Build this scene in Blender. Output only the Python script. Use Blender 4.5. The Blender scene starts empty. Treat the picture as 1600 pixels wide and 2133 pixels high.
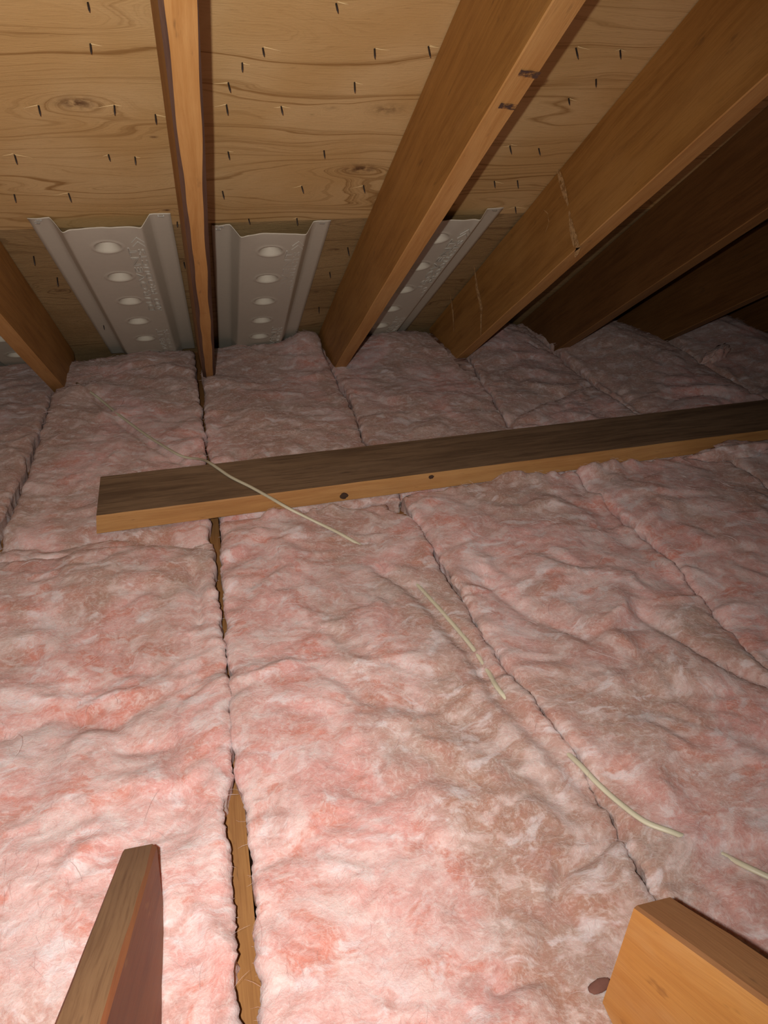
import bpy, math, random
import numpy as np
from mathutils import Vector, Matrix
from mathutils.bvhtree import BVHTree

random.seed(7)
SC = bpy.context.scene
COL = SC.collection

# ------------------------------------------------------------------ camera, light, exposure
EYE = Vector((0.0, 0.0, 0.745))            # metres above the top of the insulation
PITCH, YAW = math.radians(28.94), math.radians(13.578)
F_ = Vector((math.sin(YAW)*math.cos(PITCH), math.cos(YAW)*math.cos(PITCH), -math.sin(PITCH)))
R_ = Vector((math.cos(YAW), -math.sin(YAW), 0.0))
U_ = R_.cross(F_)
def basis(o, f, r, u):
    return Matrix.Translation(o) @ Matrix((( r.x, u.x, -f.x, 0), (r.y, u.y, -f.y, 0), (r.z, u.z, -f.z, 0), (0, 0, 0, 1)))
cd = bpy.data.cameras.new('camera'); cam = bpy.data.objects.new('camera', cd); COL.objects.link(cam)
cd.sensor_fit = 'VERTICAL'; cd.sensor_height = 36.0; cd.lens = 36.0*1540/2133
cd.clip_start = 0.01; cam.matrix_world = basis(EYE, F_, R_, U_)
SC.camera = cam

w = bpy.data.worlds.new('attic_air'); SC.world = w; w.use_nodes = True
w.node_tree.nodes['Background'].inputs[0].default_value = (1.0, 0.86, 0.78, 1)
w.node_tree.nodes['Background'].inputs[1].default_value = 0.018

ld = bpy.data.lights.new('torch', 'SPOT'); lamp = bpy.data.objects.new('torch', ld); COL.objects.link(lamp)
ld.energy = 51.5; ld.color = (1.0, 0.965, 0.91); ld.spot_size = math.radians(134); ld.spot_blend = 1.0
ld.shadow_soft_size = 0.006
LOC = EYE + R_*-0.042 + U_*0.015 - F_*0.03
LF = (F_*1.0 + R_*-0.30 + U_*-0.06).normalized(); LR = LF.cross(Vector((0, 0, 1))).normalized(); LU = LR.cross(LF)
lamp.matrix_world = basis(LOC, LF, LR, LU)

vs = SC.view_settings
vs.view_transform = 'Standard'; vs.look = 'None'; vs.gamma = 1.0; vs.use_curve_mapping = False
vs.exposure = 0.0
SC.cycles.max_bounces = 3; SC.cycles.diffuse_bounces = 2; SC.cycles.glossy_bounces = 1
SC.cycles.use_adaptive_sampling = True; SC.cycles.adaptive_threshold = 0.06

# ------------------------------------------------------------------ numpy noise
_rng = np.random.RandomState(11)
_perm = _rng.permutation(256).astype(np.int64); _perm = np.concatenate([_perm, _perm, _perm])
_g = _rng.normal(size=(256, 3)); _g /= np.linalg.norm(_g, axis=1)[:, None]
def perlin(x, y, z=0.0):
    x, y, z = np.broadcast_arrays(np.asarray(x, float), np.asarray(y, float), np.asarray(z, float))
    xi, yi, zi = np.floor(x).astype(np.int64), np.floor(y).astype(np.int64), np.floor(z).astype(np.int64)
    fx, fy, fz = x-xi, y-yi, z-zi
    xi &= 255; yi &= 255; zi &= 255
    s = lambda t: t*t*t*(t*(t*6-15)+10)
    u, v, w_ = s(fx), s(fy), s(fz)
    out = 0
    for dx in (0, 1):
        a = _perm[xi+dx]; wx = u if dx else 1-u
        for dy in (0, 1):
            b = _perm[a+yi+dy]; wy = v if dy else 1-v
            for dz in (0, 1):
                h = _perm[b+zi+dz]; wz = w_ if dz else 1-w_
                g = _g[h]
                out = out + wx*wy*wz*(g[..., 0]*(fx-dx)+g[..., 1]*(fy-dy)+g[..., 2]*(fz-dz))
    return out*1.5
def fbm(x, y, z, n=4, p=0.5):
    o, a = 0, 1.0
    for i in range(n):
        o = o + a*perlin(x*2**i, y*2**i, z*2**i+i*7.3); a *= p
    return o

# ------------------------------------------------------------------ node helpers
class NT:
    def __init__(s, name):
        s.m = bpy.data.materials.new(name); s.m.use_nodes = True; s.t = s.m.node_tree
        for n in list(s.t.nodes): s.t.nodes.remove(n)
        s.out = s.t.nodes.new('ShaderNodeOutputMaterial')
        s.b = s.t.nodes.new('ShaderNodeBsdfPrincipled'); s.t.links.new(s.b.outputs[0], s.out.inputs[0])
    def n(s, kind, ins=None, **kw):
        nd = s.t.nodes.new('ShaderNode'+kind)
        for k, v in kw.items(): setattr(nd, k, v)
        for k, v in (ins or {}).items(): s.put(nd.inputs[k], v)
        return nd
    def put(s, sock, v):
        if isinstance(v, bpy.types.NodeSocket): s.t.links.new(v, sock)
        elif isinstance(v, (tuple, list)) and len(v) == 3 and sock.type == 'RGBA': sock.default_value = (*v, 1)
        else: sock.default_value = v
    def math(s, op, a, b=0.0, c=0.0, clamp=False):
        nd = s.t.nodes.new('ShaderNodeMath'); nd.operation = op; nd.use_clamp = clamp
        s.put(nd.inputs[0], a); s.put(nd.inputs[1], b); s.put(nd.inputs[2], c); return nd.outputs[0]
    def vm(s, op, a, b=(0, 0, 0)):
        nd = s.t.nodes.new('ShaderNodeVectorMath'); nd.operation = op
        s.put(nd.inputs[0], a)
        if op == 'SCALE': s.put(nd.inputs[3], b)
        else: s.put(nd.inputs[1], b)
        return nd.outputs[0]
    def noise(s, vec, scale, detail=3, rough=0.5, dist=0.0, color=False):
        nd = s.n('TexNoise', {'Vector': vec, 'Scale': scale, 'Detail': detail, 'Roughness': rough, 'Distortion': dist})
        return nd.outputs[1] if color else nd.outputs[0]
    def mapr(s, v, a, b, c=0.0, d=1.0, smooth=True):
        nd = s.n('MapRange', {0: v, 1: a, 2: b, 3: c, 4: d}); nd.interpolation_type = 'SMOOTHSTEP' if smooth else 'LINEAR'
        return nd.outputs[0]
    def mix(s, f, a, b, mode='MIX'):
        nd = s.t.nodes.new('ShaderNodeMix'); nd.data_type = 'RGBA'; nd.blend_type = mode
        s.put(nd.inputs[0], f); s.put(nd.inputs[6], a); s.put(nd.inputs[7], b); return nd.outputs[2]
    def bump(s, h, dist, strength=1.0, normal=None):
        nd = s.n('Bump', {'Height': h, 'Distance': dist, 'Strength': strength})
        if normal is not None: s.put(nd.inputs['Normal'], normal)
        return nd.outputs[0]
    def xyz(s, v):
        return s.n('SeparateXYZ', {0: v}).outputs
    def set(s, **kw):
        for k, v in kw.items(): s.put(s.b.inputs[k.replace('_', ' ')], v)

def lumber(name, base, dark, light, fine=1.0, rough=0.6, blotch=0.5, spec=0.3, stripes=0.5, dirt=(0.05, 0.03, 0.02), dirt_amt=0.5):
    """sawn softwood, long axis = local X"""
    t = NT(name)
    o = t.n('TexCoord').outputs['Object']
    rnd = t.n('ObjectInfo').outputs['Random']
    off = t.n('CombineXYZ', {0: t.math('MULTIPLY', rnd, 9.1), 1: t.math('MULTIPLY', rnd, 3.7), 2: t.math('MULTIPLY', rnd, 5.3)}).outputs[0]
    p = t.vm('ADD', o, off)
    wob = t.vm('SCALE', t.vm('SUBTRACT', t.noise(t.vm('MULTIPLY', p, (2.0, 9, 9)), 1.0, 2, color=True), (0.5, 0.5, 0.5)), 0.035)
    q = t.vm('ADD', p, wob)
    ring = t.noise(t.vm('MULTIPLY', q, (2.6, 60*fine, 60*fine)), 1.0, 5, 0.72)
    fineg = t.noise(t.vm('MULTIPLY', q, (9, 420*fine, 420*fine)), 1.0, 3, 0.65)
    blot = t.noise(t.vm('MULTIPLY', p, (3.0, 9, 9)), 1.0, 4, 0.6)
    marks = t.noise(t.vm('MULTIPLY', p, (14, 70, 70)), 1.0, 3, 0.7)
    c = t.mix(t.math('MULTIPLY', t.mapr(ring, 0.38, 0.70), 0.8), base, dark)
    c = t.mix(t.math('MULTIPLY', t.mapr(blot, 0.42, 0.72), blotch), c, light)
    c = t.mix(t.math('MULTIPLY', t.mapr(fineg, 0.45, 0.75), stripes), c, dark)
    c = t.mix(t.math('MULTIPLY', t.mapr(marks, 0.62, 0.76), dirt_amt), c, dirt)
    blot2 = t.noise(t.vm('MULTIPLY', p, (1.7, 6, 6)), 1.7, 5, 0.65)
    c = t.mix(t.math('MULTIPLY', t.mapr(blot2, 0.5, 0.75), 0.35), c, dark)
    t.set(Base_Color=c, Roughness=rough, Normal=t.bump(t.math('ADD', fineg, t.math('MULTIPLY', ring, 0.6)), 0.0006, 0.6))
    t.b.inputs['Specular IOR Level'].default_value = spec
    return t.m

def smear(name, col, scale, lo, hi):
    """a patchy mark that lets the wood show through"""
    t = NT(name); o = t.n('TexCoord').outputs['Object']
    n = t.noise(t.vm('MULTIPLY', o, (1, 0.6, 1)), scale, 4, 0.7)
    t.set(Base_Color=col, Roughness=0.8, Alpha=t.mapr(n, lo, hi)); return t.m
M = {}
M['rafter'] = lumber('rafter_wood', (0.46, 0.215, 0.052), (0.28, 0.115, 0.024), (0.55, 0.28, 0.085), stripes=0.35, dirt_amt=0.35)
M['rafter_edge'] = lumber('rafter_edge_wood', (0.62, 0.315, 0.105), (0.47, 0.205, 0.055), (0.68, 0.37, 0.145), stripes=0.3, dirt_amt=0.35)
M['rafter_dark'] = lumber('dark_old_rafter_wood', (0.20, 0.085, 0.024), (0.11, 0.042, 0.012), (0.27, 0.125, 0.04), stripes=0.4, dirt_amt=0.5)  # darker stained old wood of the right-hand rafters
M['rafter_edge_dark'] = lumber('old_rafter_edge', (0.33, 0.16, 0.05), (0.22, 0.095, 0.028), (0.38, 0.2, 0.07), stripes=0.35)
M['bark'] = lumber('wane', (0.19, 0.10, 0.065), (0.10, 0.05, 0.035), (0.27, 0.155, 0.115), stripes=0.6, rough=0.8)
M['board_top'] = lumber('weathered_board', (0.25, 0.155, 0.088), (0.105, 0.060, 0.034), (0.38, 0.25, 0.155), fine=0.4, stripes=0.75, rough=0.75, blotch=0.35)
M['board_edge'] = lumber('fresh_board_edge', (0.50, 0.25, 0.085), (0.36, 0.155, 0.05), (0.60, 0.34, 0.14), stripes=0.4)
M['joist'] = lumber('joist_wood', (0.36, 0.17, 0.055), (0.22, 0.09, 0.03), (0.42, 0.22, 0.09), stripes=0.6)
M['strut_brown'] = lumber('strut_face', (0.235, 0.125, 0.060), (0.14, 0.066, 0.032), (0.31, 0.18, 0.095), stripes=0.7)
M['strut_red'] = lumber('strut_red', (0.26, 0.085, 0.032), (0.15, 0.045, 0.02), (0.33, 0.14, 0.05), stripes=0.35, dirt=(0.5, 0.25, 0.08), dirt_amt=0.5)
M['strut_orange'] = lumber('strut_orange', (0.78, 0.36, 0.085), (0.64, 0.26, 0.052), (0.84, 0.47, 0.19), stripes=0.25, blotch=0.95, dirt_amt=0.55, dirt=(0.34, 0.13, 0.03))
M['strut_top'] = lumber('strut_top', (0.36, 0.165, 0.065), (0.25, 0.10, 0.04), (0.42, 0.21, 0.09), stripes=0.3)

def plywood(name, base, dark, light, knots, freq=1.0, rough_dark=0.0, contrast=0.6):
    """sheet, local X across the roof, local Y down the slope; veneer grain runs along X"""
    t = NT(name)
    o = t.n('TexCoord').outputs['Object']
    s = t.xyz(o)
    big = t.noise(t.vm('MULTIPLY', o, (1.5, 5.0, 1)), 1.0, 2, 0.5)
    mid = t.noise(t.vm('MULTIPLY', o, (5.0, 22.0, 1)), 1.0, 3, 0.55)
    f = t.math('ADD', s[1], t.math('MULTIPLY', big, 0.36)); f = t.math('ADD', f, t.math('MULTIPLY', mid, 0.03))
    kd = 0.0
    for (kx, ky, r, a) in knots:
        dx = t.math('DIVIDE', t.math('SUBTRACT', s[0], kx), r*2.4); dy = t.math('DIVIDE', t.math('SUBTRACT', s[1], ky), r*1.25)
        d2 = t.math('ADD', t.math('MULTIPLY', dx, dx), t.math('MULTIPLY', dy, dy))
        g = t.math('POWER', 2.718, t.math('MULTIPLY', d2, -1.0))
        f = t.math('ADD', f, t.math('MULTIPLY', g, r*2.6))
        core = t.math('POWER', 2.718, t.math('MULTIPLY', d2, -5.0))
        kd = t.math('MAXIMUM', kd, t.math('MULTIPLY', core, a))
    bands = t.noise(t.n('CombineXYZ', {0: t.math('MULTIPLY', s[0], 0.8), 1: t.math('MULTIPLY', f, 75.0*freq), 2: 0.0}).outputs[0], 1.0, 3, 0.62)
    thin = t.noise(t.n('CombineXYZ', {0: t.math('MULTIPLY', s[0], 7), 1: t.math('MULTIPLY', f, 420.0), 2: 0.0}).outputs[0], 1.0, 3, 0.6)
    flecks = t.noise(t.vm('MULTIPLY', o, (26, 300, 1)), 1.0, 3, 0.7)
    blot = t.noise(o, 5.0, 3, 0.5)
    c = t.mix(t.mapr(blot, 0.35, 0.7), base, light)
    c = t.mix(t.math('MULTIPLY', t.mapr(bands, 0.50, 0.70), contrast), c, dark)
    c = t.mix(t.math('MULTIPLY', t.mapr(thin, 0.48, 0.8), 0.3), c, dark)
    c = t.mix(t.math('MULTIPLY', t.mapr(flecks, 0.58, 0.76), 0.35+rough_dark), c, (dark[0]*0.5, dark[1]*0.45, dark[2]*0.4))
    c = t.mix(t.math('MULTIPLY', kd, t.mapr(t.noise(o, 60, 3, 0.6), 0.3, 0.6)), c, (0.12, 0.05, 0.02))
    t.set(Base_Color=c, Roughness=0.55, Normal=t.bump(t.math('ADD', thin, t.math('MULTIPLY', flecks, 1.2+3*rough_dark)), 0.0006+0.002*rough_dark, 0.6))
    t.b.inputs['Specular IOR Level'].default_value = 0.3
    return t.m

def fluff_mat():
    t = NT('pink_glass_wool')
    p = t.n('NewGeometry').outputs['Position']
    w1 = t.vm('SCALE', t.vm('SUBTRACT', t.noise(p, 5.0, 3, 0.5, color=True), (0.5, 0.5, 0.5)), 0.20)
    q = t.vm('ADD', p, w1)
    a = t.noise(t.vm('MULTIPLY', q, (7, 9, 9)), 1.0, 4, 0.62)
    b = t.noise(t.vm('ADD', t.vm('MULTIPLY', q, (12, 19, 15)), (4.2, 1.1, 8.0)), 1.0, 4, 0.65)
    cc = t.noise(t.vm('ADD', t.vm('MULTIPLY', q, (20, 34, 20)), (14.2, 3.1, 2.0)), 1.0, 4, 0.6)
    dirt = t.noise(t.vm('ADD', t.vm('MULTIPLY', p, (3.6, 1.9, 2)), (7.4, 2.3, 0.0)), 1.0, 3, 0.6, 0.6)
    # fibrous streaks: strongly warped, stretched noise
    w2 = t.vm('SCALE', t.vm('SUBTRACT', t.noise(p, 16.0, 3, 0.55, color=True), (0.5, 0.5, 0.5)), 0.075)
    r = t.vm('ADD', q, w2)
    st = t.noise(t.vm('MULTIPLY', r, (90, 230, 160)), 1.0, 2, 0.7)
    st2 = t.noise(t.vm('MULTIPLY', t.vm('ADD', r, (3, 5, 1)), (240, 90, 160)), 1.0, 2, 0.7)
    grit = t.noise(p, 520, 1, 0.75)
    w3 = t.vm('SCALE', t.vm('SUBTRACT', t.noise(p, 34.0, 2, 0.5, color=True), (0.5, 0.5, 0.5)), 0.030)
    cot = t.noise(t.vm('ADD', p, w3), 75.0, 4, 0.75)                 # cottony clumps
    tuft = t.noise(t.vm('MULTIPLY', t.vm('ADD', q, (8.1, 2.2, 0)), (22, 27, 22)), 1.0, 3, 0.5)
    c = t.mix(t.mapr(a, 0.40, 0.60), (0.80, 0.52, 0.485), (0.73, 0.375, 0.34))
    c = t.mix(t.math('MULTIPLY', t.mapr(b, 0.52, 0.64), 0.8), c, (0.68, 0.255, 0.19))
    c = t.mix(t.math('MULTIPLY', t.mapr(b, 0.46, 0.33), 0.85), c, (0.80, 0.63, 0.62))
    eave = t.mapr(t.xyz(p)[1], 0.8, 2.3, 0.0, 0.15)          # light falloff painted as browner far wool, with some real eave dust
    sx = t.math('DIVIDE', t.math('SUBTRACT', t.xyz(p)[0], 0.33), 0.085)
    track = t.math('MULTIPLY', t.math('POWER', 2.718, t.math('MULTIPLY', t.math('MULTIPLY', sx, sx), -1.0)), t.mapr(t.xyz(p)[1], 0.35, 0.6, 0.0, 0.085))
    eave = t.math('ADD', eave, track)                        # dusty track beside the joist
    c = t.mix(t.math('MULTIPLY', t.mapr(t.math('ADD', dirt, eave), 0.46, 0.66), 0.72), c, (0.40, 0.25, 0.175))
    c = t.mix(t.math('MULTIPLY', t.mapr(cc, 0.55, 0.67), 0.65), c, (0.86, 0.75, 0.76))
    c = t.mix(t.math('MULTIPLY', t.mapr(tuft, 0.53, 0.68), 0.60), c, (0.84, 0.645, 0.61))
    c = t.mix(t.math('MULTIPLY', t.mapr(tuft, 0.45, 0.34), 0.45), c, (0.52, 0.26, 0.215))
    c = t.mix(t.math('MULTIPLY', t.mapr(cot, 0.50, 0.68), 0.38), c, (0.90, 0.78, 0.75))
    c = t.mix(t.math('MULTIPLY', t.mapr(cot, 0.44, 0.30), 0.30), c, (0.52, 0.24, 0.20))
    f1 = t.mapr(st, 0.46, 0.74); f2 = t.mapr(st2, 0.48, 0.76)
    c = t.mix(t.math('MULTIPLY', f1, 0.30), c, (0.90, 0.76, 0.73))
    c = t.mix(t.math('MULTIPLY', f2, 0.24), c, (0.88, 0.72, 0.68))
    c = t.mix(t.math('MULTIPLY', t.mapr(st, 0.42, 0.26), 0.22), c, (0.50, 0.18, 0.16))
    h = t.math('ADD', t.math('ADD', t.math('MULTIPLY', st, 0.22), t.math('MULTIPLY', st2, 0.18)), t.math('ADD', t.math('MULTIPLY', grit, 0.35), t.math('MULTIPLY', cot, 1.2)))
    n1 = t.bump(h, 0.0030, 0.55)
    t.set(Base_Color=c, Roughness=1.0, Normal=n1)
    t.b.inputs['Specular IOR Level'].default_value = 0.05
    t.b.inputs['Subsurface Weight'].default_value = 0.65; t.b.inputs['Subsurface Radius'].default_value = (1.0, 0.55, 0.5); t.b.inputs['Subsurface Scale'].default_value = 0.010
    t.b.inputs['Sheen Weight'].default_value = 0.15; t.b.inputs['Sheen Roughness'].default_value = 0.6
    t.b.inputs['Sheen Tint'].default_value = (1, 0.85, 0.84, 1)
    return t.m
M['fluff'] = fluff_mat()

def plain(name, col, rough=0.5, metal=0.0, spec=0.5, nscale=0, namt=0.0, bump=0.0, col2=None):
    t = NT(name); c = col
    if nscale:
        o = t.n('TexCoord').outputs['Object']
        n = t.noise(o, nscale, 4, 0.6)
        c = t.mix(t.math('MULTIPLY', t.mapr(n, 0.4, 0.7), namt), col, col2 or tuple(x*0.6 for x in col))
        if bump: t.set(Normal=t.bump(n, bump, 0.6))
    t.set(Base_Color=c, Roughness=rough, Metallic=metal); t.b.inputs['Specular IOR Level'].default_value = spec
    return t.m
M['fibre'] = plain('loose_glass_fibre', (0.84, 0.58, 0.56), 0.9, spec=0.1, nscale=9, namt=0.9, col2=(0.90, 0.80, 0.78))
M['vent'] = plain('grey_foam_plastic', (0.70, 0.63, 0.51), 0.42, spec=0.45, nscale=70, namt=0.12, bump=0.0003, col2=(0.53, 0.48, 0.40))
M['vent_text'] = plain('grey_foam_relief', (0.70, 0.66, 0.57), 0.35, spec=0.5)
M['nail'] = plain('dull_nail_steel', (0.05, 0.042, 0.04), 0.45, 0.7)
M['staple'] = plain('bright_staple_steel', (0.55, 0.53, 0.5), 0.3, 0.9)
M['splinter'] = plain('raw_splinter', (0.72, 0.50, 0.24), 0.7)
M['cable'] = plain('ivory_cable_sheath', (0.70, 0.63, 0.46), 0.45, nscale=40, namt=0.25, col2=(0.52, 0.44, 0.31))
M['drywall'] = plain('ceiling_board_back', (0.20, 0.17, 0.15), 0.9, nscale=12, namt=0.5)
M['chip'] = plain('dark_chip', (0.22, 0.09, 0.065), 0.9, nscale=60, namt=0.4)
M['ink'] = smear('dark_smudge', (0.085, 0.042, 0.03), 130, 0.38, 0.62)
M['scrape'] = smear('scraped_pale_wood', (0.62, 0.36, 0.15), 90, 0.33, 0.58)
M['hole'] = plain('knot_hole', (0.06, 0.028, 0.015), 0.9, nscale=160, namt=0.6)

# ------------------------------------------------------------------ object helpers
def mesh(name, V, Fc, mats, parent=None, smooth=False, mi=None, loc=None):
    me = bpy.data.meshes.new(name)
    if isinstance(V, np.ndarray) and isinstance(Fc, np.ndarray):
        k = Fc.shape[1]
        me.vertices.add(len(V)); me.vertices.foreach_set('co', V.astype(np.float32).ravel())
        me.loops.add(Fc.size); me.loops.foreach_set('vertex_index', Fc.astype(np.int32).ravel())
        me.polygons.add(len(Fc)); me.polygons.foreach_set('loop_start', np.arange(0, Fc.size, k, dtype=np.int32))
        me.update(calc_edges=True)
    else:
        me.from_pydata([tuple(v) for v in V], [], [tuple(int(i) for i in q) for q in Fc]); me.update()
    for m in (mats if isinstance(mats, (list, tuple)) else [mats]): me.materials.append(m)
    if mi is not None: me.polygons.foreach_set('material_index', np.asarray(mi, dtype=np.int32))
    if smooth: me.polygons.foreach_set('use_smooth', np.ones(len(me.polygons), dtype=bool))
    me.validate(); me.update()
    o = bpy.data.objects.new(name, me); COL.objects.link(o)
    if parent is not None: o.parent = parent
    if loc is not None: o.location = loc
    return o
def tag(o, label=None, cat=None, group=None, kind=None):
    if label: o['label'] = label
    if cat: o['category'] = cat
    if group: o['group'] = group
    if kind: o['kind'] = kind
    return o
def frame(o, x, y, z):
    """matrix from origin and three axes"""
    return Matrix.Translation(o) @ Matrix(((x[0], y[0], z[0], 0), (x[1], y[1], z[1], 0), (x[2], y[2], z[2], 0), (0, 0, 0, 1)))

ROOF = math.radians(31.0)
TR = math.tan(ROOF)
DOWN = Vector((0, math.cos(ROOF), -math.sin(ROOF)))      # down the slope, away from the camera
NIN = Vector((0, -math.sin(ROOF), -math.cos(ROOF)))      # out of the deck, into the attic
YB = 2.27                                                # where the rafter undersides meet z=0
DEPTH = 0.184
YD = YB + DEPTH/math.sin(ROOF)                           # where the deck meets z=0
def deck_pt(x, y, n=0.0):
    return Vector((x, y, (YD-y)*TR)) + NIN*n

# ------------------------------------------------------------------ setting
def box(name, x0, x1, y0, y1, z0, z1, mat, parent=None):
    c = Vector(((x0+x1)/2, (y0+y1)/2, z0))
    V = [(x-c.x, y-c.y, z-c.z) for z in (z0, z1) for (x, y) in ((x0, y0), (x1, y0), (x1, y1), (x0, y1))]
    Fc = [(3, 2, 1, 0), (4, 5, 6, 7), (0, 1, 5, 4), (1, 2, 6, 5), (2, 3, 7, 6), (3, 0, 4, 7)]
    return mesh(name, V, Fc, mat, parent, loc=c)
tag(box('floor', -1.6, 4.4, -1.0, 3.1, -0.265, -0.25, M['drywall']), 'back of the ceiling board below the joists and pink wool', kind='structure')

def sheet(name, y0, y1, n0, mat, label):
    # a plywood sheet lying on the rafters; local X across, local Y down the slope, local Z out of the room
    o = deck_pt(-1.55, y0, n0); L = (y1-y0)/math.cos(ROOF); T = 0.0125; W = 5.9
    V = [(x, y, z) for z in (0, T) for (x, y) in ((0, 0), (W, 0), (W, L), (0, L))]
    Fc = [(0, 3, 2, 1), (4, 5, 6, 7), (0, 1, 5, 4), (1, 2, 6, 5), (2, 3, 7, 6), (3, 0, 4, 7)]
    Fc = [tuple(reversed(q)) for q in Fc]
    ob = mesh(name, V, Fc, mat); ob.matrix_world = frame(o, Vector((1, 0, 0)), DOWN, -NIN)
    return tag(ob, label, kind='structure')
SEAM = 1.772
def sl(y, y0): return (y-y0)/math.cos(ROOF)
Y0U = -0.55
kn = [(-0.156, 1.387, 0.026, 0.9), (0.332, 1.577, 0.028, 0.95), (0.345, 1.403, 0.024, 0.6), (-0.051, 1.472, 0.006, 0.9), (-0.052, 1.712, 0.008, 1.0), (0.246, 1.399, 0.010, 0.3), (0.217, 1.415, 0.004, 1.0), (-0.36, 1.10, 0.03, 0.4)]
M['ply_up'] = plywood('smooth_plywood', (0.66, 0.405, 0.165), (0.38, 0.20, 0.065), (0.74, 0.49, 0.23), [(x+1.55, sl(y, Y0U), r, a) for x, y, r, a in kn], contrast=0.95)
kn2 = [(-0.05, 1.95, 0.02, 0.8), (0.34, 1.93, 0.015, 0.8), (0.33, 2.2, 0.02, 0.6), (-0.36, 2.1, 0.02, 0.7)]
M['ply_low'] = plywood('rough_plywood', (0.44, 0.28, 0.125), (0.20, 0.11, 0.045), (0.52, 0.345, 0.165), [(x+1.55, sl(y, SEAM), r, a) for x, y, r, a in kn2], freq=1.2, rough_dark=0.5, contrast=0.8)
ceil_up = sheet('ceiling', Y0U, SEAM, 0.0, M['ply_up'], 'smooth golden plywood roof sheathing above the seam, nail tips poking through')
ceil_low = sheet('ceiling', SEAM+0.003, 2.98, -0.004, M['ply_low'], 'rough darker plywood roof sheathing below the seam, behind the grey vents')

# ------------------------------------------------------------------ lumber builder
def plank(name, A, B, side, up, wd, dp, mats, cL=0.0015, cR=0.0015, wane=None, seg=40, parent=None, seed=0, cut=None):
    """lumber from A to B (centre of the LOWER face in 'up' terms); wd along side, dp along up.
    mats = [sides, lower edge, wane, top]; wane(s)->(left,right) chamfer sizes on the lower edge; cut = end-face shear at B"""
    A, B = Vector(A), Vector(B); ax = (B-A); L = ax.length; ax.normalize()
    side = Vector(side); side = (side-ax*side.dot(ax)).normalized(); up = side.cross(ax) if side.cross(ax).dot(Vector(up)) > 0 else ax.cross(side)
    V, Fc, mi = [], [], []
    h = wd/2
    for i in range(seg+1):
        s = i/seg; x = L*s
        a, b = (wane(s) if wane else (cL, cR))
        wx = 0.0007*perlin(x*6, seed*3.1, 0.5); wz = 0.0008*perlin(x*5, seed*1.7, 9.5)
        ring = [(-h, a*1.15), (-h+a, 0), (h-b, 0), (h, b*1.15), (h, dp-0.002), (h-0.002, dp), (-h+0.002, dp), (-h, dp-0.002)]
        for (y, z) in ring:
            xs = x + (cut*(z/dp) if (cut and i == seg) else 0)
            V.append((xs, y+wx, z+wz))
    kinds = [2, 1, 2, 0, 3, 3, 3, 0]
    for i in range(seg):
        for k in range(8):
            a = i*8+k; b = i*8+(k+1) % 8
            Fc.append((a, b, b+8, a+8)); mi.append(kinds[k])
    Fc.append(tuple(range(7, -1, -1))); mi.append(1); Fc.append(tuple(range(seg*8, seg*8+8))); mi.append(1)
    yv = side; zv = up
    o = mesh(name, V, Fc, mats, parent, mi=mi)
    o.matrix_world = frame(A, ax, yv, zv)
    if ax.cross(yv).dot(zv) < 0: o.data.flip_normals()
    return o

def rafter(xt, yt, xb, yb, label, wd=0.038, wane=None, seed=0, mats=None, lean=0.0):
    # xt at y=yt and xb at y=yb: measured centre line of the underside
    k = (xb-xt)/(yb-yt)
    y0, y1 = -0.5, 2.50
    A = Vector((xt+k*(y0-yt), y0, (YB-y0)*TR)); B = Vector((xt+k*(y1-yt), y1, (YB-y1)*TR))
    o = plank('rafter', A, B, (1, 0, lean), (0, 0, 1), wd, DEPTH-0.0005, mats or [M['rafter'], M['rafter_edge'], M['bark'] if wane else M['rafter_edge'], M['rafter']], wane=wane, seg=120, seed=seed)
    return tag(o, label, 'rafter', 'rafters under the plywood roof')
def wane2(s):
    y = -0.5+3.0*s
    l = 0.004+0.004*max(0, min(1, (y-0.9)/0.6))+0.003*float(perlin(y*9, 1.3, 2))
    r = 0.002+0.006*max(0, min(1, (y-0.95)/0.4))+0.0035*float(perlin(y*7, 5.3, 2))
    return max(0.001, l), max(0.001, r)
RX = {0: -0.835, 1: -0.437, 2: -0.002, 3: 0.405, 4: 0.80, 5: 1.16, 6: 1.55, 7: 1.95, 8: 2.35}
rafter(-0.430, 1.8, -0.449, 2.28, 'left rafter leaving the frame, brown side and orange underside, beside the far-left grey vent', seed=1)
r2 = rafter(0.010, 0.9, -0.006, 2.2, 'narrow rafter straight overhead with bright underside and bark-edged corners, between two grey vents', wane=wane2, seed=2, lean=0.07)
r3 = rafter(0.413, 0.9, 0.404, 2.2, 'large orange-brown rafter right of the middle vent with two dark stripes on its underside', seed=3)
r4 = rafter(0.775, 1.1, 0.808, 2.2, 'broad lit rafter right of the partly hidden vent, with pale scrapes on its side', seed=4)
rafter(1.108, 1.3, 1.158, 2.2, 'dark old rafter behind the broad lit one', seed=5, mats=[M['rafter_dark'], M['rafter_edge_dark'], M['rafter_edge_dark'], M['rafter_dark']])
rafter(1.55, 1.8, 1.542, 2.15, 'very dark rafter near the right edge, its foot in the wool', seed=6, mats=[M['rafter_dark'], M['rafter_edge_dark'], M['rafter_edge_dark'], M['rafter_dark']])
rafter(1.93, 1.8, 1.93, 2.2, 'furthest right rafter, almost black', seed=7, mats=[M['rafter_dark'], M['rafter_edge_dark'], M['rafter_edge_dark'], M['rafter_dark']])

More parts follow.
